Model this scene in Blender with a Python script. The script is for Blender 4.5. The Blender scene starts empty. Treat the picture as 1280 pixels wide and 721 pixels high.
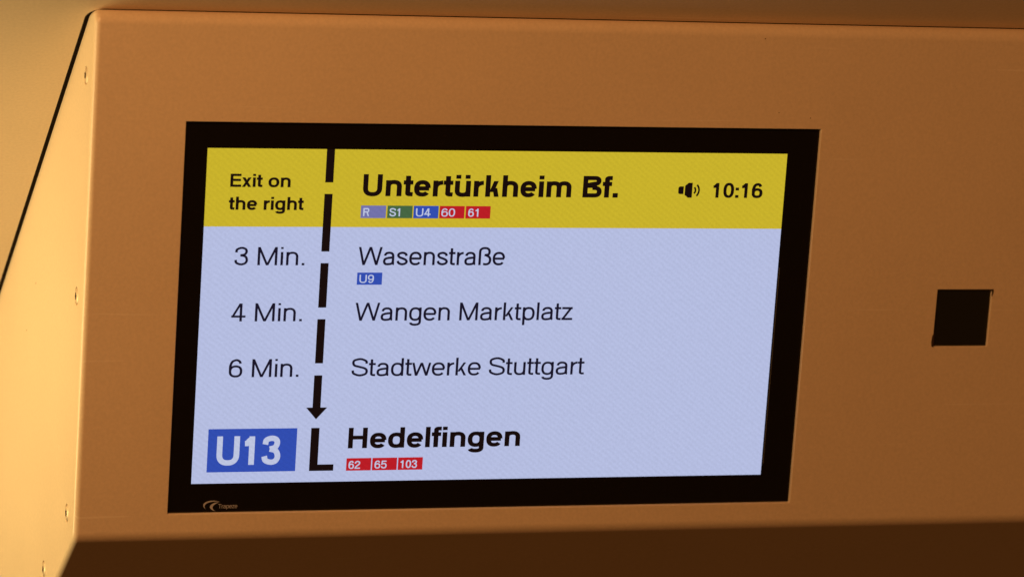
import bpy, bmesh, math, random
from mathutils import Vector, Matrix

# ------------------------------------------------------------------ frame
TILT = math.radians(40)                 # the display face leans 40 degrees out of the vertical
S, CO = math.sin(TILT), math.cos(TILT)
CEIL = 2.35                             # ceiling height above the floor
Z0 = CEIL - 0.1637                      # height of the screen centre
AX_U = Vector((1, 0, 0)); AX_V = Vector((0, S, -CO)); AX_N = Vector((0, CO, S))

def W(u, v, n=0.0):                     # face coordinates (right, down, into) -> world
    return AX_U * u + AX_V * v + AX_N * n + Vector((0, 0, Z0))

# ------------------------------------------------------------------ camera
sc = bpy.context.scene
col = sc.collection
cd = bpy.data.cameras.new('camera')
cam = bpy.data.objects.new('camera', cd); col.objects.link(cam)
right = (0.955887266, -0.0663195616, -0.286148999)
down = (-0.000911727659, 0.973503455, -0.228670488)
fwd = (0.293732366, 0.218844097, 0.930499091)
def dirw(a): return (AX_U * a[0] + AX_V * a[1] + AX_N * a[2]).normalized()
m = Matrix.Identity(4)
for i, a in enumerate((dirw(right), -dirw(down), -dirw(fwd))):
    for r in range(3): m[r][i] = a[r]
m.translation = W(-0.73914688, -0.57935328, -2.378926)
cam.matrix_world = m
cd.sensor_fit = 'HORIZONTAL'; cd.sensor_width = 36
cd.lens = 4678.2 / 1280 * 36
cd.clip_start = 0.05; cd.clip_end = 100
cd.dof.use_dof = True; cd.dof.focus_distance = 2.55; cd.dof.aperture_fstop = 8.0
sc.camera = cam

# ------------------------------------------------------------------ light
world = bpy.data.worlds.new('World'); sc.world = world; world.use_nodes = True
bg = world.node_tree.nodes['Background']
bg.inputs[0].default_value = (1.0, 0.37, 0.09, 1); bg.inputs[1].default_value = 0.073

def lamp(name, loc, target, size, size_y, power, colour):
    l = bpy.data.lights.new(name, 'AREA'); l.shape = 'RECTANGLE'
    l.size = size; l.size_y = size_y; l.energy = power; l.color = colour
    o = bpy.data.objects.new(name, l); col.objects.link(o)
    o.location = loc
    o.rotation_euler = (Vector(target) - Vector(loc)).to_track_quat('-Z', 'Y').to_euler()
    return o
# warm strip lamps under the saloon ceiling, left of and in front of the housing
lamp('side_ceiling_lamp', (-0.84, 0.20, Z0 - 0.01), (-0.40, 0.15, CEIL + 0.08), 0.8, 0.08, 5.1, (1.0, 0.77, 0.34))
lamp('front_ceiling_lamp', (-0.95, -1.75, CEIL - 0.20), (0.25, 0.0, Z0 + 0.04), 0.9, 0.15, 19.8, (1.0, 0.455, 0.155))
sc.view_settings.view_transform = 'Standard'; sc.view_settings.look = 'None'
sc.view_settings.exposure = 0; sc.view_settings.gamma = 1

# ------------------------------------------------------------------ materials
def mat(name): 
    M = bpy.data.materials.new(name); M.use_nodes = True
    return M, M.node_tree, M.node_tree.nodes['Principled BSDF']

def paint(name, colour, rough, bump=0.08, spec=0.4):
    M, t, b = mat(name)
    tc = t.nodes.new('ShaderNodeTexCoord')
    big = t.nodes.new('ShaderNodeTexNoise'); big.inputs['Scale'].default_value = 9; big.inputs['Detail'].default_value = 4
    fine = t.nodes.new('ShaderNodeTexNoise'); fine.inputs['Scale'].default_value = 460; fine.inputs['Detail'].default_value = 3
    t.links.new(tc.outputs['Object'], big.inputs['Vector']); t.links.new(tc.outputs['Object'], fine.inputs['Vector'])
    mix = t.nodes.new('ShaderNodeMix'); mix.data_type = 'RGBA'
    mix.inputs[6].default_value = [c * 0.84 for c in colour] + [1]; mix.inputs[7].default_value = [min(1, c * 1.16) for c in colour] + [1]
    add = t.nodes.new('ShaderNodeMath'); add.operation = 'MULTIPLY_ADD'; add.inputs[1].default_value = 0.3
    t.links.new(big.outputs['Fac'], add.inputs[0])
    h = t.nodes.new('ShaderNodeMath'); h.operation = 'MULTIPLY'; h.inputs[1].default_value = 0.7
    t.links.new(fine.outputs['Fac'], h.inputs[0]); t.links.new(h.outputs[0], add.inputs[2])
    t.links.new(add.outputs[0], mix.inputs[0])
    mp = t.nodes.new('ShaderNodeMapping'); mp.inputs['Rotation'].default_value = (0.3, 0.12, 0.2); mp.inputs['Scale'].default_value = (7, 260, 260)
    sn = t.nodes.new('ShaderNodeTexNoise'); sn.inputs['Scale'].default_value = 1.0; sn.inputs['Detail'].default_value = 1; sn.inputs['Distortion'].default_value = 0.6
    t.links.new(tc.outputs['Object'], mp.inputs['Vector']); t.links.new(mp.outputs[0], sn.inputs['Vector'])
    sr = t.nodes.new('ShaderNodeMapRange'); sr.inputs[1].default_value = 0.735; sr.inputs[2].default_value = 0.80; sr.inputs[4].default_value = 0.35
    t.links.new(sn.outputs['Fac'], sr.inputs[0])
    scr_ = t.nodes.new('ShaderNodeMix'); scr_.data_type = 'RGBA'; scr_.inputs[7].default_value = (0.86, 0.76, 0.62, 1)
    t.links.new(sr.outputs[0], scr_.inputs[0]); t.links.new(mix.outputs[2], scr_.inputs[6]); t.links.new(scr_.outputs[2], b.inputs['Base Color'])
    mr = t.nodes.new('ShaderNodeMapRange'); mr.inputs[3].default_value = rough - 0.06; mr.inputs[4].default_value = rough + 0.06
    t.links.new(big.outputs['Fac'], mr.inputs[0]); t.links.new(mr.outputs[0], b.inputs['Roughness'])
    bp = t.nodes.new('ShaderNodeBump'); bp.inputs['Strength'].default_value = bump; bp.inputs['Distance'].default_value = 0.0005
    t.links.new(fine.outputs['Fac'], bp.inputs['Height']); t.links.new(bp.outputs[0], b.inputs['Normal'])
    b.inputs['Specular IOR Level'].default_value = spec
    return M

def plain(name, colour, rough=0.5, metal=0.0, spec=0.5):
    M, t, b = mat(name)
    tc = t.nodes.new('ShaderNodeTexCoord')
    nz = t.nodes.new('ShaderNodeTexNoise'); nz.inputs['Scale'].default_value = 60
    t.links.new(tc.outputs['Object'], nz.inputs['Vector'])
    mr = t.nodes.new('ShaderNodeMapRange'); mr.inputs[3].default_value = max(0, rough - 0.05); mr.inputs[4].default_value = rough + 0.05
    t.links.new(nz.outputs['Fac'], mr.inputs[0]); t.links.new(mr.outputs[0], b.inputs['Roughness'])
    b.inputs['Base Color'].default_value = (*colour, 1); b.inputs['Metallic'].default_value = metal
    b.inputs['Specular IOR Level'].default_value = spec
    return M

def lit(name, colour, strength=1.0):    # a lit area of the liquid crystal screen, with its fine diagonal moire
    M, t, b = mat(name)
    tc = t.nodes.new('ShaderNodeTexCoord')
    mp = t.nodes.new('ShaderNodeMapping'); mp.inputs['Rotation'].default_value = (0, 0, math.radians(38))
    t.links.new(tc.outputs['Object'], mp.inputs['Vector'])
    wv = t.nodes.new('ShaderNodeTexWave'); wv.inputs['Scale'].default_value = 95; wv.inputs['Distortion'].default_value = 2.5
    wv.inputs['Detail'].default_value = 2; wv.inputs['Detail Scale'].default_value = 0.6
    wv.bands_direction = 'Y'
    t.links.new(mp.outputs[0], wv.inputs['Vector'])
    nz = t.nodes.new('ShaderNodeTexNoise'); nz.inputs['Scale'].default_value = 700; nz.inputs['Detail'].default_value = 2
    t.links.new(tc.outputs['Object'], nz.inputs['Vector'])
    a = t.nodes.new('ShaderNodeMath'); a.operation = 'MULTIPLY_ADD'; a.inputs[1].default_value = 0.045; a.inputs[2].default_value = 0.877
    t.links.new(wv.outputs['Fac'], a.inputs[0])
    c = t.nodes.new('ShaderNodeMath'); c.operation = 'MULTIPLY_ADD'; c.inputs[1].default_value = 0.20
    t.links.new(nz.outputs['Fac'], c.inputs[0]); t.links.new(a.outputs[0], c.inputs[2])
    s = t.nodes.new('ShaderNodeMath'); s.operation = 'MULTIPLY'; s.inputs[1].default_value = strength
    t.links.new(c.outputs[0], s.inputs[0]); t.links.new(s.outputs[0], b.inputs['Emission Strength'])
    b.inputs['Base Color'].default_value = (0.01, 0.01, 0.01, 1); b.inputs['Roughness'].default_value = 0.35
    b.inputs['Specular IOR Level'].default_value = 0.1
    b.inputs['Emission Color'].default_value = (*colour, 1)
    return M

M_PAINT = paint('housing_paint', (0.70, 0.56, 0.40), 0.36, 0.10, 0.5)
M_CEIL = paint('ceiling_laminate', (0.76, 0.62, 0.45), 0.5, 0.04)
M_GAP_SHADE = plain('gap_shade_black', (0.012, 0.008, 0.006), 0.8, spec=0.1)  # near-black that stands in for the shade inside the ceiling gap
M_GLASS = plain('black_glass', (0.006, 0.005, 0.004), 0.18, spec=0.25)
M_FRAME = plain('screen_edge', (0.10, 0.10, 0.11), 0.4)
M_FILM = plain('black_film', (0.011, 0.011, 0.006), 0.3, spec=0.4)
M_SCRAP = plain('film_edge', (0.05, 0.03, 0.018), 0.6, spec=0.2)
M_STEEL = plain('screw_steel', (0.60, 0.48, 0.34), 0.4, 0.4)
M_DARK = plain('screw_recess', (0.03, 0.02, 0.015), 0.7, spec=0.1)
M_CHIP = plain('paint_chip', (0.20, 0.13, 0.08), 0.8)
M_LOGO = plain('printed_logo', (0.40, 0.40, 0.46), 0.6)
M_WHITE = lit('screen_white', (0.455, 0.505, 0.745))
M_YELLOW = lit('screen_yellow', (0.575, 0.44, 0.024))
M_BLUE = lit('badge_blue', (0.026, 0.072, 0.43))
M_RED = lit('badge_red', (0.48, 0.010, 0.018))
M_GREEN = lit('badge_green', (0.055, 0.13, 0.055))
M_LILAC = lit('badge_lilac', (0.165, 0.165, 0.40))
M_BTEXT = lit('badge_text', (0.50, 0.55, 0.74))
M_INK = lit('screen_black', (0.004, 0.0015, 0.0025))
M_INK2 = lit('screen_dark_blue', (0.005, 0.005, 0.020))

# ------------------------------------------------------------------ helpers
def tag(o, label, cat, group=None):
    o['label'] = label; o['category'] = cat
    if group: o['group'] = group
    return o
def empty(name, loc, rx=0.0):
    o = bpy.data.objects.new(name, None); col.objects.link(o)
    o.location = loc; o.rotation_euler = (rx, 0, 0); o.empty_display_size = 0.05
    return o
def link(name, bm_or_me, material, parent=None):
    if isinstance(bm_or_me, bmesh.types.BMesh):
        me = bpy.data.meshes.new(name); bm_or_me.to_mesh(me); bm_or_me.free()
    else: me = bm_or_me; me.name = name
    me.materials.clear(); me.materials.append(material)
    o = bpy.data.objects.new(name, me); col.objects.link(o)
    if parent: o.parent = parent
    return o
def quadgrid(bm, rows, smooth=False, flip=False):
    vs = [[bm.verts.new(p) for p in r] for r in rows]
    for i in range(len(vs) - 1):
        for j in range(len(vs[0]) - 1):
            q = [vs[i][j], vs[i + 1][j], vs[i + 1][j + 1], vs[i][j + 1]]
            f = bm.faces.new(q[::-1] if flip else q); f.smooth = smooth
def ring_fill(bm, loops):
    """planar face region bounded by an outer loop and hole loops"""
    edges = []; allv = []
    for lp in loops:
        vs = [bm.verts.new(p) for p in lp]; allv.append(vs)
        for i in range(len(vs)): edges.append(bm.edges.new((vs[i], vs[(i + 1) % len(vs)])))
    bmesh.ops.triangle_fill(bm, edges=edges, use_beauty=True, use_dissolve=False)
    return allv

# ------------------------------------------------------------------ housing profile (v, n) with outward normals
U0, U1 = -0.2837, 0.92
RE = 0.0040                              # radius of the folded end edges
VT, RT, AT = -0.1965, 0.008, math.radians(105)
VB, RB, AB = 0.1478, 0.011, math.radians(51.5)
def arc_up(k):
    th = AT * k
    return (VT - RT * math.sin(th), RT * (1 - math.cos(th))), (-math.sin(th), -math.cos(th))
def arc_dn(k):
    th = AB * k
    return (VB + RB * math.sin(th), RB * (1 - math.cos(th))), (math.sin(th), -math.cos(th))
NA = 14
up = [arc_up(i / NA) for i in range(NA + 1)]
(pe, ne) = up[-1]
up_end = ((pe[0] - 0.055 * math.cos(AT), pe[1] + 0.055 * math.sin(AT)), ne)
dn = [arc_dn(i / NA) for i in range(NA + 1)]
(qe, nq) = dn[-1]
LB = 0.62
dn_end = ((qe[0] + LB * math.cos(AB), qe[1] + LB * math.sin(AB)), nq)
profile = [up_end] + up[::-1] + dn + [dn_end]

HROOT = W(0.32, qe[0], qe[1])            # base of the housing: its underside
housing = empty('display_housing', HROOT)
tag(housing, 'beige painted sheet metal housing hung under the ceiling with the screen in its sloping front', 'housing')
def H(u, v, n): return W(u, v, n) - HROOT

# cut-outs in the front
BZ = (-0.2208, -0.1333, 0.2290, 0.1366)
SQ = (0.3268, -0.0192, 0.3697, 0.0233)
DEEP = 0.0030
bm = bmesh.new()
us = sorted([U0 + RE, BZ[0], BZ[2], SQ[0], SQ[2], U1 - RE])
vs_ = sorted([VT, BZ[1], SQ[1], SQ[3], BZ[3], VB])
cache = {}
def vert(u, v, n=0):
    k = (round(u, 6), round(v, 6), round(n, 6))
    if k not in cache: cache[k] = bm.verts.new(H(u, v, n))
    return cache[k]
def inside(r, u, v): return r[0] < u < r[2] and r[1] < v < r[3]
for i in range(len(us) - 1):
    for j in range(len(vs_) - 1):
        cu, cv = (us[i] + us[i + 1]) / 2, (vs_[j] + vs_[j + 1]) / 2
        if inside(BZ, cu, cv) or inside(SQ, cu, cv): continue
        bm.faces.new([vert(us[i], vs_[j]), vert(us[i], vs_[j + 1]), vert(us[i + 1], vs_[j + 1]), vert(us[i + 1], vs_[j])])
def hole_wall(r):                        # slightly rounded cut edge, then the sheet's thickness
    steps = [(n_, d_) for d_, n_ in [(0.0005 * (1 - math.cos(k_ * math.pi / 10)), 0.0005 * math.sin(k_ * math.pi / 10)) for k_ in range(6)]] + [(0.0005, DEEP + 0.002)]
    rows = []
    for d, n in steps:
        a, b, c, e = r[0] - d * 0, r[1], r[2], r[3]
        rows.append([H(a + d, b + d, n), H(a + d, e - d, n), H(c - d, e - d, n), H(c - d, b + d, n), H(a + d, b + d, n)])
    quadgrid(bm, rows)
hole_wall(BZ); hole_wall(SQ)
# top and bottom bends
def strip(seq, smooth): quadgrid(bm, [[H(U0 + RE, *p), H(U1 - RE, *p)] for p, _ in seq], smooth)
strip(up[::-1], True); strip([up_end, up[-1]], False); strip(dn, True)
# folded end edges
NF = 12
for side in (0, 1):
    rows = []
    for (p, nn) in profile:
        row = []
        for k in range(NF + 1):
            f = math.pi / 2 * k / NF
            base = (p[0] - RE * nn[0], p[1] - RE * nn[1])
            v = base[0] + RE * math.cos(f) * nn[0]; n = base[1] + RE * math.cos(f) * nn[1]
            u = (U0 + RE - RE * math.sin(f)) if side == 0 else (U1 - RE + RE * math.sin(f))
            row.append(H(u, v, n))
        rows.append(row)
    quadgrid(bm, rows, True, flip=(side == 0))
bmesh.ops.recalc_face_normals(bm, faces=bm.faces)
link('front_panel', bm, M_PAINT, housing)

bm = bmesh.new()
quadgrid(bm, [[H(U0 + RE, *qe), H(U1 - RE, *qe)], [H(U0 + RE, *dn_end[0]), H(U1 - RE, *dn_end[0])]])
link('bottom_panel', bm, M_PAINT, housing)

# side panels, the left one dimpled for its screws
inset = [(p[0] - RE * nn[0], p[1] - RE * nn[1]) for p, nn in profile]
topz = W(0, *up_end[0]).z
back = inset[-1]
by = W(0, *back).y
def yz_to_vn(y, z): d = Vector((0, y, z - Z0)); return d.dot(AX_V), d.dot(AX_N)
outline = inset + [yz_to_vn(by, W(0, *inset[0]).z)]
screws = [(-0.1582, 0.0248), (-0.0089, 0.0256), (0.1423, 0.0280), (0.2060, 0.1052)]
RS, RH, DP = 0.0062, 0.0056, 0.0022
for side, u in ((0, U0), (1, U1)):
    bm = bmesh.new()
    loops = [[H(u, *p) for p in outline]]
    sg = 1 if side == 0 else -1
    NS = 24
    for (v, n) in screws:
        loops.append([H(u, v + (RS + 0.0004) * math.cos(2 * math.pi * k / NS), n + (RS + 0.0004) * math.sin(2 * math.pi * k / NS)) for k in range(NS)])
    ring_fill(bm, loops)
    for (v, n) in screws:
        rows = []
        for rr, dd in ((RS + 0.0004, 0), (RS + 0.0001, 0.0001), (RS, 0.0004), (RS, DP)):
            rows.append([H(u + sg * dd, v + rr * math.cos(2 * math.pi * k / NS), n + rr * math.sin(2 * math.pi * k / NS)) for k in range(NS + 1)])
        quadgrid(bm, rows, True)
    bmesh.ops.remove_doubles(bm, verts=bm.verts, dist=1e-6)
    bmesh.ops.recalc_face_normals(bm, faces=bm.faces)
    link('side_panel', bm, M_PAINT, housing)

# back and top cover closing the box above the ceiling
bm = bmesh.new()
t0 = up_end[0]; zt = W(0, *t0).z; ztop = W(0, *inset[0]).z
quadgrid(bm, [[Vector((U0 + 0.002, by, W(0, *back).z)) - HROOT, Vector((U1 - 0.002, by, W(0, *back).z)) - HROOT],
              [Vector((U0 + 0.002, by, ztop)) - HROOT, Vector((U1 - 0.002, by, ztop)) - HROOT],
              [Vector((U0 + 0.002, W(0, *inset[0]).y, ztop)) - HROOT, Vector((U1 - 0.002, W(0, *inset[0]).y, ztop)) - HROOT]])
link('back_panel', bm, M_PAINT, housing)

# screws: lathed countersunk head with a six-lobe recess
def screw_mesh():
    bm = bmesh.new(); N = 30
    def lobe(k): return 0.0024 * (1 + 0.16 * math.cos(6 * 2 * math.pi * k / N))
    prof = [(RH, 0.0022), (RH, 0.0003), (RH - 0.0003, -0.0001), (RH - 0.0010, -0.0005), (0.0034, -0.00085)]
    rows = [[Vector((x, r * math.cos(2 * math.pi * k / N), r * math.sin(2 * math.pi * k / N))) for k in range(N + 1)] for r, x in prof]
    rows.append([Vector((-0.0009, lobe(k) * math.cos(2 * math.pi * k / N), lobe(k) * math.sin(2 * math.pi * k / N))) for k in range(N + 1)])
    quadgrid(bm, rows, True)
    bmesh.ops.remove_doubles(bm, verts=bm.verts, dist=1e-7)
    bmesh.ops.recalc_face_normals(bm, faces=bm.faces)
    me = bpy.data.meshes.new('screw'); bm.to_mesh(me); bm.free()
    b2 = bmesh.new()
    rows = [[Vector((x, lobe(k) * s * math.cos(2 * math.pi * k / N), lobe(k) * s * math.sin(2 * math.pi * k / N))) for k in range(N + 1)] for x, s in ((-0.0009, 1), (0.0012, 0.97), (0.0013, 0.02))]
    quadgrid(b2, rows)
    me2 = bpy.data.meshes.new('recess'); b2.to_mesh(me2); b2.free()
    return me, me2
SM, RM = screw_mesh()
for side, u in ((0, U0), (1, U1)):
    for i, (v, n) in enumerate(screws):
        s = link('screw', SM, M_STEEL, housing); s.location = H(u + (0.0004 if side == 0 else -0.0004), v, n)
        s.rotation_euler = (0.4 * i, 0, math.pi * side)
        r = link('recess', RM, M_DARK, s)

# small chips and specks in the paint
rnd = random.Random(3)
def chip(pts):
    bm = bmesh.new(); lo = [bm.verts.new(p) for p in pts[0]]; hi = [bm.verts.new(p) for p in pts[1]]
    bm.faces.new(hi)
    for i in range(len(lo)): bm.faces.new([lo[i], lo[(i + 1) % len(lo)], hi[(i + 1) % len(lo)], hi[i]])
    link('paint_chip', bm, M_CHIP, housing)
def blob(c, r, fn):
    rr = [r * rnd.uniform(0.6, 1.25) for _ in range(9)]
    ring = lambda s, d: [fn(c[0] + rr[k] * s * math.cos(k * 0.698), c[1] + rr[k] * s * math.sin(k * 0.698), d) for k in range(9)]
    chip((ring(1, 0.0), ring(0.8, 0.00015)))
for c, r in (((0.2196, -0.1406), 0.0005), ((0.1815, -0.1955), 0.0005), ((0.1960, -0.1441), 0.0004), ((0.4072, -0.004), 0.0003)):
    blob(c, r, lambda a, b, d: H(a, b, -d))
for c, r in (((0.0183, 0.1799), 0.0007), ((0.06, 0.21), 0.0005)):
    blob(c, r, lambda a, b, d: H(U0 - d, a, b))

# ------------------------------------------------------------------ ceiling with its opening, and an added black strip as the shade in the gap
GAP = 0.0034
# where the housing front passes the ceiling plane
front_y = None
for (p, _), (q, _) in zip(profile[:-1], profile[1:]):
    a, b = W(0, *p), W(0, *q)
    if (a.z - CEIL) * (b.z - CEIL) <= 0 and front_y is None:
        front_y = a.y + (b.y - a.y) * (CEIL - a.z) / (b.z - a.z)
        break
def rounded(x0, y0, x1, y1, r, z, n=10):
    out = []
    for cx, cy, a0 in ((x0 + r, y0 + r, math.pi), (x1 - r, y0 + r, 1.5 * math.pi), (x1 - r, y1 - r, 0), (x0 + r, y1 - r, 0.5 * math.pi)):
        for k in range(n + 1):
            a = a0 + math.pi / 2 * k / n
            out.append(Vector((cx + r * math.cos(a), cy + r * math.sin(a), z)))
    return out
RC = 0.012
o0 = (U0 - GAP, front_y - 0.0016, U1 + GAP, by + GAP)
bm = bmesh.new()
outer = [Vector(p) for p in ((-3, -3.2, CEIL), (3, -3.2, CEIL), (3, 3, CEIL), (-3, 3, CEIL))]
ring_fill(bm, [outer, rounded(*o0, RC, CEIL)])
for f in bm.faces:
    if f.normal.z > 0: f.normal_flip()
lo = rounded(*o0, RC, CEIL); e = 0.0005
wall = [lo + lo[:1]]
wall.append([Vector((p.x, p.y, CEIL + 0.006)) for p in wall[0]])
quadgrid(bm, wall)
bmesh.ops.remove_doubles(bm, verts=bm.verts, dist=1e-6)
ce = link('ceiling', bm, M_CEIL); ce['kind'] = 'structure'

bm = bmesh.new()
a = rounded(o0[0] - 0.004, o0[1] - 0.004, o0[2] + 0.004, o0[3] + 0.004, RC + 0.004, CEIL + 0.0085)
b = rounded(o0[0] - 0.004, o0[1] - 0.004, o0[2] + 0.004, o0[3] + 0.004, RC + 0.004, CEIL + 0.0065)
b2 = rounded(o0[0] + 0.0006, o0[1] + 0.0006, o0[2] - 0.0006, o0[3] - 0.0006, RC, CEIL + 0.0012)
c = rounded(U0 + 0.0005, front_y + 0.0105, U1 - 0.0005, by - 0.001, RC - 0.003, CEIL + 0.0012)
d = rounded(U0 + 0.0005, front_y + 0.0105, U1 - 0.0005, by - 0.001, RC - 0.003, CEIL + 0.0085)
quadgrid(bm, [[p - HROOT for p in lp + lp[:1]] for lp in (a, b, b2, c, d)])
link('gap_shade_strip', bm, M_GAP_SHADE, housing)

# ------------------------------------------------------------------ display, in its own frame: x right, y up the face, z out (mm)
disp = empty('passenger_information_display', W(0, 0, DEEP), math.pi / 2 + TILT)
tag(disp, 'flat black framed screen showing tram stops and line badges, set into the beige housing', 'display')
MM = 0.001
def poly(name, pts, z, material, parent, thick=0.0):
    bm = bmesh.new()
    f = bm.faces.new([bm.verts.new((x * MM, y * MM, z * MM)) for x, y in pts])
    if thick:
        r = bmesh.ops.extrude_face_region(bm, geom=[f])
        bmesh.ops.translate(bm, verts=[g for g in r['geom'] if isinstance(g, bmesh.types.BMVert)], vec=(0, 0, -thick * MM))
        bmesh.ops.recalc_face_normals(bm, faces=bm.faces)
    return link(name, bm, material, parent)
def box(x0, y0, x1, y1): return [(x0, y0), (x1, y0), (x1, y1), (x0, y1)]

SCR = (-204.4, -116.0, 206.1, 114.7)
# cover glass: black frame with a window for the panel
bm = bmesh.new()
O = (-223.0, -140.5, 232.5, 136.0)
loops = [[Vector((x * MM, y * MM, 0)) for x, y in box(*O)], [Vector((x * MM, y * MM, 0)) for x, y in box(*SCR)]]
ring_fill(bm, loops)
for f in bm.faces:
    if f.normal.z < 0: f.normal_flip()
for lp in (box(*O), box(*SCR)):
    quadgrid(bm, [[Vector((x * MM, y * MM, z * MM)) for x, y in lp + lp[:1]] for z in (0, -1.2)])
bmesh.ops.remove_doubles(bm, verts=bm.verts, dist=1e-6)
frame = link('glass_frame', bm, M_GLASS, disp)
poly('back_case', box(-218, -133, 225, 131), -3.5, M_DARK, disp, 22)
# thin metal edge of the panel showing beside the picture on the right
poly('panel_edge', [(206.9, -108), (207.4, -108), (207.4, 34), (206.9, 34)], 0.08, M_FRAME, disp, 0.05)
screen = poly('screen', box(SCR[0] - 1, SCR[1] - 1, SCR[2] + 1, SCR[3] + 1), -0.35, M_WHITE, disp, 2)
screen['label'] = 'lit pale blue screen listing the next stops under a yellow header'
Z1, Z2, Z3 = -0.28, -0.22, -0.16
poly('header_band', box(SCR[0], 61.5, SCR[2], SCR[3]), Z1, M_YELLOW, screen)

# ---- lettering: a plain grotesque drawn with strokes; capitals are 100 units high
X_H = 73.0
def flat_line(*p): return list(p)
def ell(cx, cy, rx, ry, a0, a1, n=26, e=2.4):
    out = []
    for k in range(n + 1):
        a = math.radians(a0 + (a1 - a0) * k / n); c, q = math.cos(a), math.sin(a)
        out.append((cx + rx * math.copysign(abs(c) ** (2 / e), c), cy + ry * math.copysign(abs(q) ** (2 / e), q)))
    return out
def spline(pts, n=7):
    P = [(2 * pts[0][0] - pts[1][0], 2 * pts[0][1] - pts[1][1])] + list(pts) + [(2 * pts[-1][0] - pts[-2][0], 2 * pts[-1][1] - pts[-2][1])]
    out = []
    for i in range(1, len(P) - 2):
        for k in range(n):
            t = k / n
            out.append(tuple(0.5 * (2 * P[i][d] + (P[i + 1][d] - P[i - 1][d]) * t + (2 * P[i - 1][d] - 5 * P[i][d] + 4 * P[i + 1][d] - P[i + 2][d]) * t * t
                       + (3 * P[i][d] - P[i - 1][d] - 3 * P[i + 1][d] + P[i + 2][d]) * t ** 3) for d in (0, 1)))
    return out + [pts[-1]]

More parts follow.
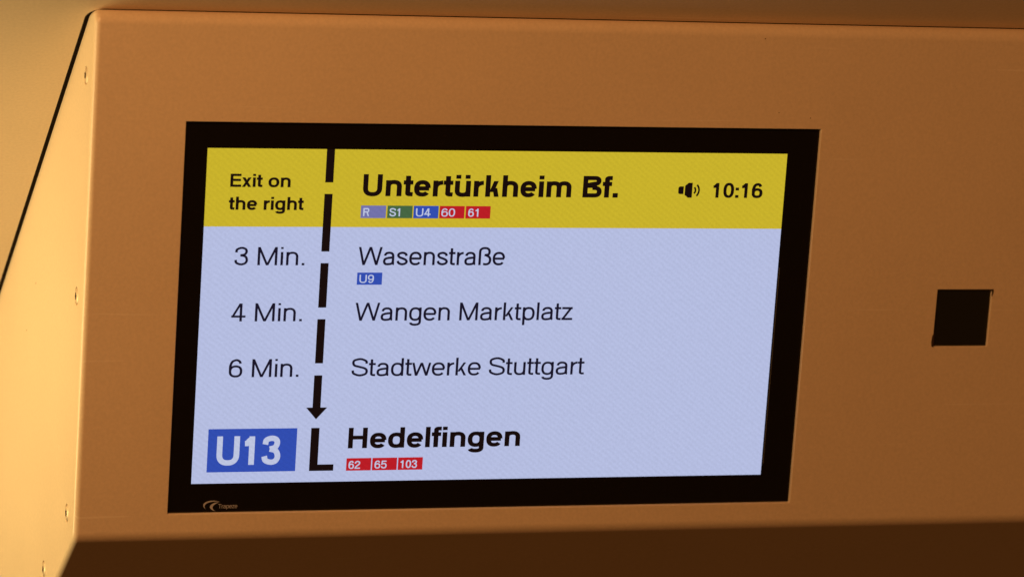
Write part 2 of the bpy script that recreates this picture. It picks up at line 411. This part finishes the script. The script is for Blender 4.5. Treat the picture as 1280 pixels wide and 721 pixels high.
def glyph(ch, w):
    """(advance, strokes, polygons): strokes are centre lines w wide, polygons are filled"""
    h = w / 2; q = h * 0.92; X = X_H; st = []; pg = []
    b = max(0.0, (w - 12) / 10)                     # boldness widens the letters
    def stem(x, y0, y1): pg.append([(x, y0), (x + w, y0), (x + w, y1), (x, y1)])
    def bar(x0, x1, y): pg.append([(x0, y - q), (x1, y - q), (x1, y + q), (x0, y + q)])
    def diag(x0, y0, x1, y1, k=1.0):                # horizontally cut slanting stroke; x are left ends
        L = math.hypot(x1 - x0, y1 - y0); d = w * k * L / abs(y1 - y0) * 0.93
        pg.append([(x0, y0), (x0 + d, y0), (x1 + d, y1), (x1, y1)])
        return d
    def arch(x0, x1, up=True):
        yc = X * 0.60 if up else X * 0.40
        ry = (X + 1.3 - q - yc) if up else (yc - q + 1.3)
        c = ((x0 + x1) / 2)
        if up: st.append(ell(c, yc, (x1 - x0) / 2 - h, ry, 180, 0) + [(x1 - h, 0)])
        else: st.append(ell(c, yc, (x1 - x0) / 2 - h, ry, 360, 180) + [(x0 + h, X)])
    def bowl(x0, x1): st.append(ell((x0 + x1) / 2, X / 2, (x1 - x0) / 2 - h, X / 2 + 1.3 - q, 0, 360, 48))
    l = 9.0 - b; adv = 50
    if ch == ' ': adv = 38
    elif ch == '.': adv = 38 - 2 * b; x = (adv - w * 1.08) / 2; pg.append([(x, 0), (x + w * 1.08, 0), (x + w * 1.08, w * 1.0), (x, w * 1.0)])
    elif ch == ':':
        adv = 38
        for y in (0, X - 4 - w): x = (adv - w * 1.08) / 2; pg.append([(x, y), (x + w * 1.08, y), (x + w * 1.08, y + w), (x, y + w)])
    elif ch == 'l': adv = 31 + 5 * b; stem((adv - w) / 2, 0, 100)
    elif ch == 'i':
        adv = 31 + 5 * b; x = (adv - w) / 2; stem(x, 0, X); stem(x, 100 - max(10, w * 0.85), 100)
    elif ch == 'n': adv = 77 + 7 * b; stem(l, 0, X); arch(l, adv - l)
    elif ch == 'h': adv = 77 + 7 * b; stem(l, 0, 100); arch(l, adv - l)
    elif ch == 'm': adv = 116 + 8 * b; c = adv / 2; stem(l, 0, X); arch(l, c + h); arch(c - h, adv - l)
    elif ch in 'uü':
        adv = 77 + 7 * b; stem(adv - l - w, 0, X); arch(l, adv - l, False)
        if ch == 'ü':
            for x in (adv / 2 - 9 - w, adv / 2 + 9): pg.append([(x, 100 - w * 0.85), (x + w, 100 - w * 0.85), (x + w, 100), (x, 100)])
    elif ch == 'r':
        adv = 47 + 7 * b; stem(l, 0, X)
        st.append(ell(adv + 3, X * 0.50, adv + 3 - l - h, X * 0.5 + 1 - q, 180, 97))
    elif ch == 'o': adv = 77 + 7 * b; bowl(5, adv - 5)
    elif ch == 'd': adv = 77 + 7 * b; bowl(5, adv - l + 0.5); stem(adv - l - w, 0, 100)
    elif ch == 'p': adv = 77 + 7 * b; bowl(l - 0.5, adv - 5); stem(l, -28, X)
    elif ch == 'g':
        adv = 77 + 7 * b; bowl(5, adv - l + 0.5); r = adv - l
        st.append([(r - h, X), (r - h, -5)] + ell((6 + r) / 2, -6, (r - 6) / 2 - h, 23 - q, 0, -165)); 
    elif ch == 'e':
        adv = 77 + 3 * b; x0, x1 = 5, adv - 5; c = (x0 + x1) / 2
        st.append(ell(c, X / 2, (x1 - x0) / 2 - h, X / 2 + 1.3 - q, 2, 322, 44)); bar(x0 + h, x1 - h * 0.6, X * 0.50)
    elif ch == 'a':
        adv = 77; x0, x1 = 6, adv - 11; xs = x1 - h
        st.append(ell((x0 + 3 + x1) / 2, X * 0.66, (x1 - x0 - 3) / 2 - h, X * 0.34 + 1.3 - q, 172, 0) + [(xs, X * 0.18)] + ell(xs + 9.0, X * 0.15, 9.0, X * 0.15 - q, 180, 262, 8))
        m = x0 + 0.46 * (xs - x0)
        st.append(spline([(xs, X * 0.59), (xs - 5, X * 0.575), (m, X * 0.53), (x0 + h + 3.5, X * 0.44), (x0 + h, X * 0.27), (x0 + h + 4.5, X * 0.085 + q * 0.4), (m, q - 1.3), (xs - 6, X * 0.12), (xs, X * 0.30)]))
    elif ch in 'sS':
        adv = 70 + 6 * b if ch == 's' else 93
        H_ = X if ch == 's' else 100; x0, x1 = 5, adv - 5; c = adv / 2; u = H_ / 100
        lx, rx = x0 + h, x1 - h; o = 1.3
        st.append(spline([(rx - 2, H_ * 0.70), (rx - 6, H_ * 0.86 - q * 0.2), (c + 2, H_ + o - q), (lx + 7, H_ * 0.90 - q * 0.3), (lx + 1.5, H_ * 0.735), (lx + 9, H_ * 0.595), (c, H_ * 0.515),
                          (rx - 8, H_ * 0.42), (rx, H_ * 0.275), (rx - 7, H_ * 0.10 + q * 0.3), (c - 1, q - o), (lx + 5, H_ * 0.14 + q * 0.2), (lx, H_ * 0.32)]))
    elif ch == 't':
        adv = 39 + 7 * b; xs = adv * 0.30 - h * 0.3; stem(xs, 15, 94)
        st.append([(xs + h, 18)] + ell(xs + h + 11, 14, 11, 14 - q, 180, 270, 10) + [(adv - 3, q - 0.3)]); bar(2, adv - 3, X - q)
    elif ch == 'f':
        adv = 39 + 6 * b; xs = adv * 0.31 - h * 0.3; stem(xs, 0, 84)
        st.append([(xs + h, 82)] + ell(xs + h + 11, 85, 11, 15.5 - q, 180, 90, 10) + [(adv - 1, 100.5 - q)]); bar(2, adv - 2, X - q)
    elif ch == 'k':
        adv = 69 + 7 * b; stem(l, 0, 100); x1 = adv - 2
        d = w * 1.3; diag(l + w - 4, X * 0.30, x1 - d - 3, X, 0.95); diag(x1 - d, 0, l + w + (x1 - l - w) * 0.20, X * 0.56, 1.0)
    elif ch == 'x': adv = 69; d = w * 1.22; diag(2, 0, adv - 2 - d, X); diag(adv - 2 - d, 0, 2, X)
    elif ch == 'z':
        adv = 66; bar(5, adv - 5, X - q); bar(4, adv - 4, q); diag(4, q, adv - 5 - w * 1.25, X - q)
    elif ch in 'wW':
        adv = 101 if ch == 'w' else 131; H_ = X if ch == 'w' else 100; x0, x1 = 1.5, adv - 1.5; d = w * 1.06; c = adv / 2; f = (adv - 3) * 0.235
        diag(x0 + f - d * .5, 0, x0, H_); diag(x0 + f - d * .5, 0, c - d / 2, H_); diag(x1 - f - d * .5, 0, c - d / 2, H_); diag(x1 - f - d * .5, 0, x1 - d, H_)
    elif ch == 'M':
        adv = 116; l = 10; stem(l, 0, 100); stem(adv - l - w, 0, 100); d = w * 1.03; c = adv / 2
        diag(c - d / 2, 0, l, 100); diag(c - d / 2, 0, adv - l - d, 100)
    elif ch == 'ß':
        adv = 84; x0, x1 = 9, adv - 5; r = x1 - 6
        st.append([(x0 + h, 0)] + ell((x0 + r) / 2, 74, (r - x0) / 2 - h, 27.3 - q, 180, -40) + [(x0 + 36, 56)])
        st.append(spline([(x0 + 31, 57.0), (x0 + 42, 54.0), (x1 - h - 5, 44), (x1 - h, 28), (x1 - h - 6, 9 + q * .3), (x0 + 42, q - 1.3), (x0 + 26, q + .8)]))
    elif ch == 'E': adv = 90; stem(11, 0, 100); [bar(11, adv - 6 - e_, y) for y, e_ in ((q, 0), (53, 3), (100 - q, 1))]
    elif ch == 'H': adv = 100; stem(10, 0, 100); stem(90 - w, 0, 100); bar(12, 88, 52)
    elif ch == 'T': adv = 85; bar(3, 82, 100 - q); stem(42.5 - h, 0, 100 - q)
    elif ch == 'U': adv = 100; st.append([(10 + h, 100), (10 + h, 38)] + ell(50, 37, 40 - h, 38.3 - q, 180, 360) + [(90 - h, 38), (90 - h, 100)])
    elif ch == "B":
        adv = 96; stem(10, 0, 100)
        st.append([(12, 100 - q), (58, 100 - q)] + ell(60, 77, 28 - h, 23 - q, 90, -90, 16) + [(12, 54)])
        st.append([(12, 54), (60, 54)] + ell(61, 27, 31 - h, 27 - q + 0.0, 90, -90, 18) + [(12, q)])
    elif ch == 'R':
        adv = 98; stem(10, 0, 100); st.append([(12, 100 - q), (60, 100 - q)] + ell(62, 72, 29 - h, 28 - q, 90, -90, 16) + [(12, 44 + q)]); diag(92 - w * 1.1, 0, 55, 46)
    elif ch == '0': adv = 77; st.append(ell(adv / 2, 50, 32.5 - h, 50.5 - q, 0, 360, 48))
    elif ch == '1':
        adv = 77; xs = 50 - w; stem(xs, 0, 99); st.append(spline([(15, 76 - q * .2), (28, 77 - q * .2), (xs - 1, 82), (xs + h * 1.1, 92)]))
    elif ch == '2':
        adv = 77; st.append(spline([(6 + h, 66), (9 + h, 84 - q * .3), (adv / 2, 100.5 - q), (adv - 10 - h, 87 - q * .3), (adv - 6 - h, 71), (adv - 14 - h, 54), (adv / 2 - 6, 37), (11 + h, 20), (6 + h, q)])); bar(6, adv - 6, q)
    elif ch == '3':
        adv = 77; r = adv - 5 - h
        st.append(spline([(7 + h, 70), (11 + h, 88 - q * .3), (adv / 2, 100.5 - q), (r - 8, 91 - q * .4), (r - 3, 75), (r - 10, 60), (adv / 2 - 5, 54)]))
        st.append(spline([(adv / 2 - 5, 54), (r - 8, 48), (r, 29), (r - 7, 10 + q * .3), (adv / 2, q - 1), (10 + h, 10 + q * .5), (5 + h, 29)]))
    elif ch == '4':
        adv = 77; xs = 50 - h; stem(xs, 0, 99); bar(4, adv - 4, 27); d = w * 1.15; diag(4, 27 - q * 0.4, xs + w - d - 0.5, 99, 0.95)
    elif ch == '5':
        adv = 77; bar(17, adv - 9, 98 - q); diag(8, 46, 14, 98, 0.95); r = adv - 5 - h
        st.append(spline([(11, 48), (20, 58 - q * .2), (adv / 2 + 2, 65 - q * .6), (r - 7, 55), (r, 33), (r - 7, 11 + q * .3), (adv / 2 - 1, q - 1), (11 + h, 10 + q * .4), (5 + h, 27)]))
    elif ch in '69':
        adv = 77
        a_ = ell(adv / 2, 32.5, 33 - h, 33.5 - q, 0, 360, 40)
        b_ = spline([(adv - 9 - h, 76), (adv - 16 - h, 92 - q * .5), (adv / 2 + 2, 100.5 - q), (15 + h, 88 - q * .3), (6 + h, 62), (5.5 + h, 36)])
        if ch == '9': a_ = [(adv - x, 99.5 - y) for x, y in a_]; b_ = [(adv - x, 99.5 - y) for x, y in b_]
        st += [a_, b_]
    return adv, st, pg

def ribbon(pts, w):
    h = w / 2; q = h * 0.92; n = len(pts); closed = math.hypot(pts[0][0] - pts[-1][0], pts[0][1] - pts[-1][1]) < 1e-3
    pts = [p for i, p in enumerate(pts) if i == 0 or math.hypot(p[0] - pts[i - 1][0], p[1] - pts[i - 1][1]) > 1e-4]; n = len(pts)
    A, B = [], []
    for i in range(n):
        a = pts[i - 1] if i else (pts[-2] if closed else pts[0]); c = pts[i + 1] if i < n - 1 else (pts[1] if closed else pts[-1]); p = pts[i]
        d1 = Vector((p[0] - a[0], p[1] - a[1])); d2 = Vector((c[0] - p[0], c[1] - p[1]))
        if d1.length < 1e-6: d1 = d2
        if d2.length < 1e-6: d2 = d1
        d1.normalize(); d2.normalize(); t = (d1 + d2); t = t.normalized() if t.length > 1e-6 else d1
        k = 1 / max(0.6, t.dot(d1)); nx, ny = -t.y * k, t.x * k
        A.append((p[0] + nx * h, p[1] + ny * q)); B.append((p[0] - nx * h, p[1] - ny * q))
    return A, B

def lettering(s, x0, x1, base, cap, material, weight=12.0, parent=None, z=Z2, name='lettering', track=-3.5):
    """write s between x0 and x1 (mm) on the baseline, capitals cap mm high, strokes weight per cent of cap"""
    def build(wt):
        V, F = [], []; pen = 0.0
        for ch in s:
            adv, st, pg = glyph(ch, wt); lay = 0
            for P in pg:
                n0 = len(V); V.extend([(p[0] + pen, p[1], lay) for p in P]); F.append(tuple(range(n0, n0 + len(P)))); lay += 1
            for P in st:
                A, B = ribbon(P, wt); n0 = len(V); n = len(A)
                V.extend([(p[0] + pen, p[1], lay) for p in A]); V.extend([(p[0] + pen, p[1], lay) for p in B]); lay += 1
                F.extend([(n0 + n + i, n0 + n + i + 1, n0 + i + 1, n0 + i) for i in range(n - 1)])
            pen += adv + track
        return V, F, min(v[0] for v in V), max(v[0] for v in V)
    ky = cap / 100; wv = weight
    for _ in range(4):                   # keep the stroke width true after fitting the line between x0 and x1
        V, F, mn, mx = build(wv); kx = (x1 - x0) / (mx - mn); wv = weight * ky / kx
    me = bpy.data.meshes.new(name)
    me.from_pydata([((x0 + (v[0] - mn) * kx) * MM, (base + v[1] * ky) * MM, (z + 0.004 * v[2]) * MM) for v in V], [], F); me.update()
    bm = bmesh.new(); bm.from_mesh(me)
    for f in bm.faces:
        if f.normal.z < 0: f.normal_flip()
    bm.to_mesh(me); bm.free()
    return link(name, me, material, parent or screen)

BOLD, SEMI, LIGHT = 23.5, 22.5, 14.0
lettering('Exit on', -187.9, -146.7, 88.5, 8.9, M_INK, SEMI)
lettering('the right', -188.2, -136.9, 73.0, 8.9, M_INK, SEMI)
lettering('Untertürkheim Bf.', -96.6, 84.2, 82.9, 15.0, M_INK, BOLD, track=-3.5)
lettering('10:16', 153.4, 190.0, 83.3, 10.5, M_INK, 22.0, track=-6)
lettering('3 Min.', -182.5, -134.2, 35.2, 12.5, M_INK2, LIGHT)
lettering('Wasenstraße', -97.0, 6.4, 35.4, 12.5, M_INK2, LIGHT)
lettering('4 Min.', -182.6, -133.8, -3.4, 12.5, M_INK2, LIGHT)
lettering('Wangen Marktplatz', -97.0, 57.7, -3.2, 12.5, M_INK2, LIGHT)
lettering('6 Min.', -182.4, -134.0, -42.0, 12.5, M_INK2, LIGHT)
lettering('Stadtwerke Stuttgart', -97.2, 69.0, -41.9, 12.5, M_INK2, LIGHT)
lettering('Hedelfingen', -96.6, 26.1, -92.6, 14.5, M_INK, BOLD, track=-3.5)

# line badges
for s, x0, tx0, tx1, y0, y1, mt in (
        ('R', -97.2, -95.5, -91.3, 67.8, 76.4, M_LILAC), ('S1', -78.7, -77.2, -69.8, 67.8, 76.4, M_GREEN),
        ('U4', -60.4, -58.7, -48.4, 67.8, 76.4, M_BLUE), ('60', -42.1, -40.8, -31.2, 67.8, 76.4, M_RED),
        ('61', -23.7, -21.9, -14.7, 67.8, 76.4, M_RED), ('U9', -97.1, -95.4, -85.3, 21.8, 30.2, M_BLUE),
        ('62', -97.0, -95.4, -87.2, -108.4, -99.6, M_RED), ('65', -78.7, -77.0, -68.4, -108.4, -99.6, M_RED),
        ('103', -60.4, -58.6, -46.8, -108.4, -99.6, M_RED)):
    poly('line_badge', box(x0, y0, x0 + 17.5, y1), Z2, mt, screen)
    lettering(s, tx0, tx1, y0 + 1.3, 5.6, M_BTEXT, 17.0, z=Z3)
poly('line_badge', box(-194.2, -108.1, -132.7, -77.9), Z2, M_BLUE, screen)
lettering('U13', -187.9, -143.6, -103.2, 20.2, M_BTEXT, 19.5, z=Z3, track=-7)

# dashed line with arrow, and the terminus mark
DX0, DX1 = -123.0, -117.4
for y0, y1 in ((92.0, 114.7), (44.7, 84.2), (6.0, 36.7), (-32.7, -2.0)):
    poly('route_dash', box(DX0, y0, DX1, y1), Z2, M_INK, screen)
poly('route_arrow', [(DX0, -41.1), (DX0, -63.6), (-127.4, -63.6), (-120.1, -71.9), (-112.7, -63.6), (DX1, -63.6), (DX1, -41.1)], Z2, M_INK, screen)
poly('terminus_mark', [(-123.0, -77.9), (-123.0, -108.2), (-106.0, -108.2), (-106.0, -103.7), (-117.2, -103.7), (-117.2, -77.9)], Z2, M_INK, screen)

# loudspeaker sign: magnet, cone and two sound waves
def rbox(x0, y0, x1, y1, r):
    return [(x0, y0 + r), (x0 + r * .3, y0 + r * .3), (x0 + r, y0), (x1, y0), (x1, y1), (x0 + r, y1), (x0 + r * .3, y1 - r * .3), (x0, y1 - r)]
poly('loudspeaker_sign', rbox(127.9, 85.7, 131.8, 91.1, 1.2), Z2, M_INK, screen)
poly('loudspeaker_sign', [(132.7, 85.2), (135.2, 83.2), (138.1, 83.2), (138.1, 93.7), (135.2, 93.7), (132.7, 91.6)], Z2, M_INK, screen)
def arcband(cx, cy, r0, r1, a0, a1, n=12):
    P = [(cx + r1 * math.cos(a0 + (a1 - a0) * k / n), cy + r1 * math.sin(a0 + (a1 - a0) * k / n)) for k in range(n + 1)]
    P += [(cx + r0 * math.cos(a1 - (a1 - a0) * k / n), cy + r0 * math.sin(a1 - (a1 - a0) * k / n)) for k in range(n + 1)]
    return P
for r0, r1, sp in ((2.2, 3.5, 48), (4.8, 6.1, 46)):
    poly('loudspeaker_sign', arcband(137.6, 88.4, r0, r1, -math.radians(sp), math.radians(sp)), Z2, M_INK, screen)

# maker's mark printed on the frame: two swooshes and the name
def crescent(pts_out, pts_in): return pts_out + pts_in[::-1]
def bez(p0, p1, p2, p3, n=14):
    r = []
    for k in range(n + 1):
        t = k / n; s = 1 - t
        r.append(tuple(s**3 * p0[i] + 3 * s * s * t * p1[i] + 3 * s * t * t * p2[i] + t**3 * p3[i] for i in (0, 1)))
    return r
tip, tail = (-183.6, -128.9), (-193.4, -134.0)
poly('maker_mark', crescent(bez(tip, (-190, -126.2), (-199.6, -129.2), tail), bez(tip, (-189.8, -127.5), (-197.2, -130.1), tail)), 0.06, M_LOGO, disp)
tip, tail = (-184.4, -129.2), (-186.6, -135.4)
poly('maker_mark', crescent(bez(tip, (-189.5, -128.6), (-194.5, -133.2), tail), bez(tip, (-187.2, -129.8), (-191.4, -132.9), tail)), 0.06, M_LOGO, disp)
lettering('Trapeze', -184.9, -171.7, -133.4, 3.0, M_LOGO, 11.0, parent=disp, z=0.06, name='maker_name')

# ------------------------------------------------------------------ small black window beside the screen
win = empty('sensor_cover', W((SQ[0] + SQ[2]) / 2, (SQ[1] + SQ[3]) / 2, DEEP - 0.001), math.pi / 2 + TILT)
tag(win, 'small square black sensor cover set in the housing front, beside the screen', 'sensor cover')
poly('window_pane', box(-24.0, -24.0, 24.0, 24.0), -0.2, M_FILM, win, 1.5)
# loose scrap of the black film curling out at a corner, and one at the opposite corner
def scrap(pts):
    bm = bmesh.new(); vs1 = [bm.verts.new((x * MM, y * MM, z * MM)) for x, y, z in pts]
    f = bm.faces.new(vs1); r = bmesh.ops.extrude_face_region(bm, geom=[f])
    bmesh.ops.translate(bm, verts=[g for g in r['geom'] if isinstance(g, bmesh.types.BMVert)], vec=(0, 0, 0.00015))
    bmesh.ops.recalc_face_normals(bm, faces=bm.faces)
    link('film_scrap', bm, M_SCRAP, win)
scrap([(18.0, 20.3, 1.9), (22.0, 21.2, 2.0), (22.3, 19.0, 2.0), (21.4, 15.8, 2.0), (20.9, 16.0, 1.9), (21.0, 19.6, 1.9)])
scrap([(-20.5, -10.8, 2.05), (-22.0, -13.0, 2.1), (-22.4, -17.4, 2.1), (-21.9, -20.6, 2.1), (-20.3, -21.2, 2.05)])
